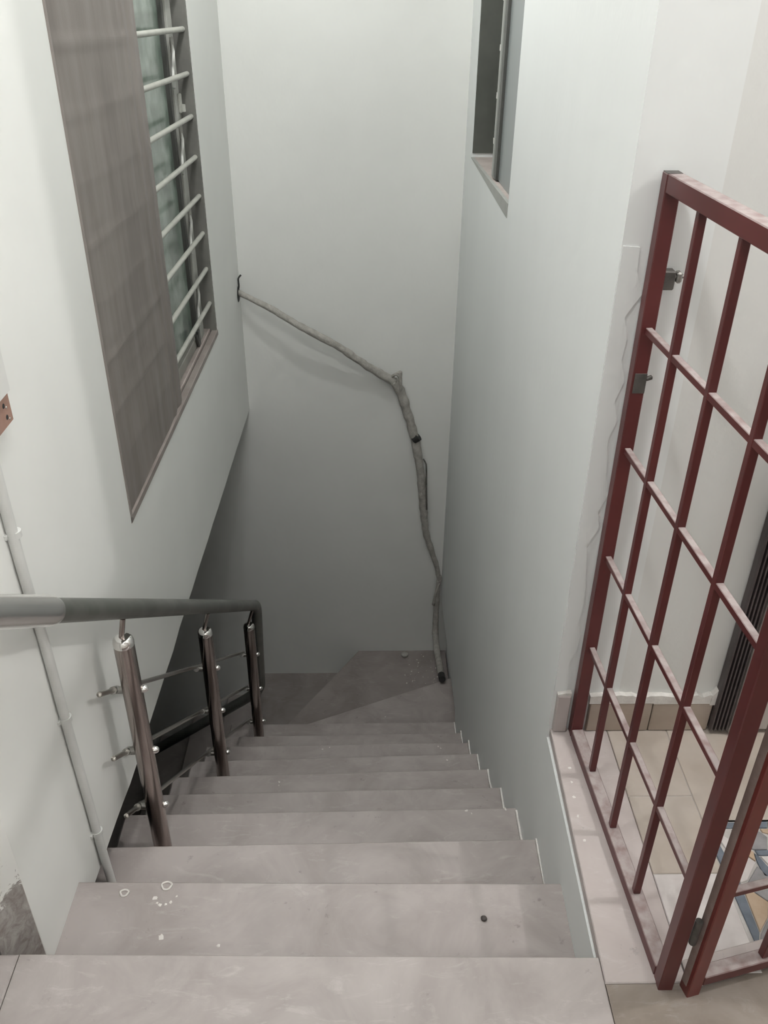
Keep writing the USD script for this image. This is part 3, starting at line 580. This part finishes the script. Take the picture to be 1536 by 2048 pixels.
# ------------------------------------------------------------------ left wall fittings
cx = float(XL(1.28)) + .0105
co = thing('wall_conduit', 'painted plastic conduit pipe running down the left wall to a step', 'conduit', (cx, 1.28, -2 * R))
obj('pipe', tube(curve([(cx - .002, 1.262, .848), (cx - .001, 1.262, .66), (cx, 1.275, .40), (cx, 1.280, .2), (cx, 1.292, -.12), (cx + .004, 1.296, -2 * R + .001)], 40), .0100, 20), 'conduit_paint', co, smooth=40)
for y, z in ((1.266, .672), (1.281, .213), (1.294, -.155)):
    obj('pipe_clip', cat(tube([(cx, y, z - .006), (cx, y, z + .006)], .0128, 20), box(cx - .012, cx - .006, y - .017, y + .017, z - .005, z + .005, .001)), 'conduit_paint', co, smooth=40)
bx = float(XL(1.30))
sb = thing('switch_board', 'brown switch board with two socket holes on the left wall', 'switch board', (bx, 1.28, .845))
obj('board', box(bx - .001, bx + .020, 1.19, 1.352, .848, 1.02, .004), 'board_brown', sb)
obj('cover', box(bx + .020, bx + .028, 1.192, 1.346, .905, 1.018, .003), 'white_plastic', sb, label='white cover plate')
for y, z in ((1.322, .888), (1.326, .866)): obj('socket_hole', lathe([(0, 0), (.005, 0), (.004, .0012), (0, .0012)], (bx + .0195, y, z), (1, 0, 0), 16), 'black_rubber', sb)
for y, z in ((1.330, .882), (1.334, .860)): obj('screw', lathe([(0, 0), (.003, 0), (.002, .0015), (0, .002)], (bx + .0198, y, z), (1, 0, 0), 12), 'bright_steel', sb, smooth=True)

# ------------------------------------------------------------------ wrapped pipe on the end wall
pp = thing('wrapped_pipe', 'sagging pipe wrapped in grey tape across the end wall and down the right corner', 'pipe', (-.59, DB, .27))
P = curve([(-.580, 3.885, .268), (-.555, 3.865, .264), (-.482, 3.835, .240), (-.303, 3.815, .138), (-.119, 3.835, .025), (.023, 3.875, -.092), (.144, 3.900, -.176)], 60)
obj('pipe_run', tube(P, np.linspace(.013, .020, 60), 18, lump=.35, seed=3), 'tape_wrap', pp, smooth=True)
P = curve([(.138, 3.902, -.168), (.172, 3.905, -.225), (.206, 3.905, -.33), (.25, 3.906, -.485), (.290, 3.907, -.717), (.322, 3.907, -1.026), (.367, 3.905, -1.19), (.398, 3.90, -1.29), (.411, 3.893, -1.375)], 80)
obj('pipe_run', tube(P, np.r_[np.linspace(.023, .020, 50), np.linspace(.020, .011, 30)], 18, lump=.35, seed=8), 'tape_wrap', pp, smooth=True)
P = curve([(.408, 3.89, -1.365), (.404, 3.885, -1.45), (.402, 3.880, -1.56), (.401, 3.86, -1.70), (.406, 3.76, -1.765), (.408, 3.60, -1.735), (.408, 3.50, -1.712)], 60)
obj('pipe_run', tube(P, np.r_[np.linspace(.012, .0185, 30), np.full(30, .0175)], 18, lump=.2, seed=12), 'tape_wrap', pp, smooth=True)
obj('pipe_end', tube([(.409, 3.505, -1.713), (.410, 3.455, -1.70)], .0185, 16), 'black_rubber', pp, smooth=40, label='black open end of the pipe')
obj('tape_tail', cat(tube(curve([(.412, 3.882, -1.375), (.398, 3.87, -1.42), (.384, 3.872, -1.52)], 14), np.linspace(.006, .009, 14), 8), tube(curve([(.410, 3.88, -1.37), (.420, 3.875, -1.345), (.416, 3.872, -1.32)], 8), .006, 8)), 'tape_wrap', pp, smooth=True, label='loose tail of tape')
obj('tape_knot', cat(*[tube(curve([(.128, 3.89, -.145), (.150 + .01 * k, 3.872, -.125 + .008 * k), (.172, 3.876, -.165 - .02 * k)], 12), .007, 8, lump=.3, seed=k) for k in range(3)]), 'tape_wrap', pp, smooth=True, label='bunched tape at the bend')
obj('black_tie', tube([(.2445, 3.902, -.492), (.268, 3.899, -.470)], [.0215, .0235], 16), 'black_rubber', pp, smooth=40)
obj('wire', tube(curve([(.297, 3.90, -.60), (.313, 3.895, -.63), (.318, 3.893, -.75), (.326, 3.89, -.90)], 20), .004, 8), 'dull_steel', pp, smooth=True)
hx = float(XL(3.89))
obj('pipe_hole', lathe([(0, 0), (.036, 0), (.030, .003), (0, .003)], (hx, 3.885, .262), (1, 0, 0), 20), 'black_rubber', pp, label='dark hole where the pipe leaves the wall')
obj('wire', tube(curve([(hx + .002, 3.885, .285), (hx + .006, 3.88, .305), (hx + .005, 3.885, .330), (hx + .016, 3.90, .345)], 16), .0040, 8), 'black_rubber', pp, smooth=True, label='black wire end above the hole')
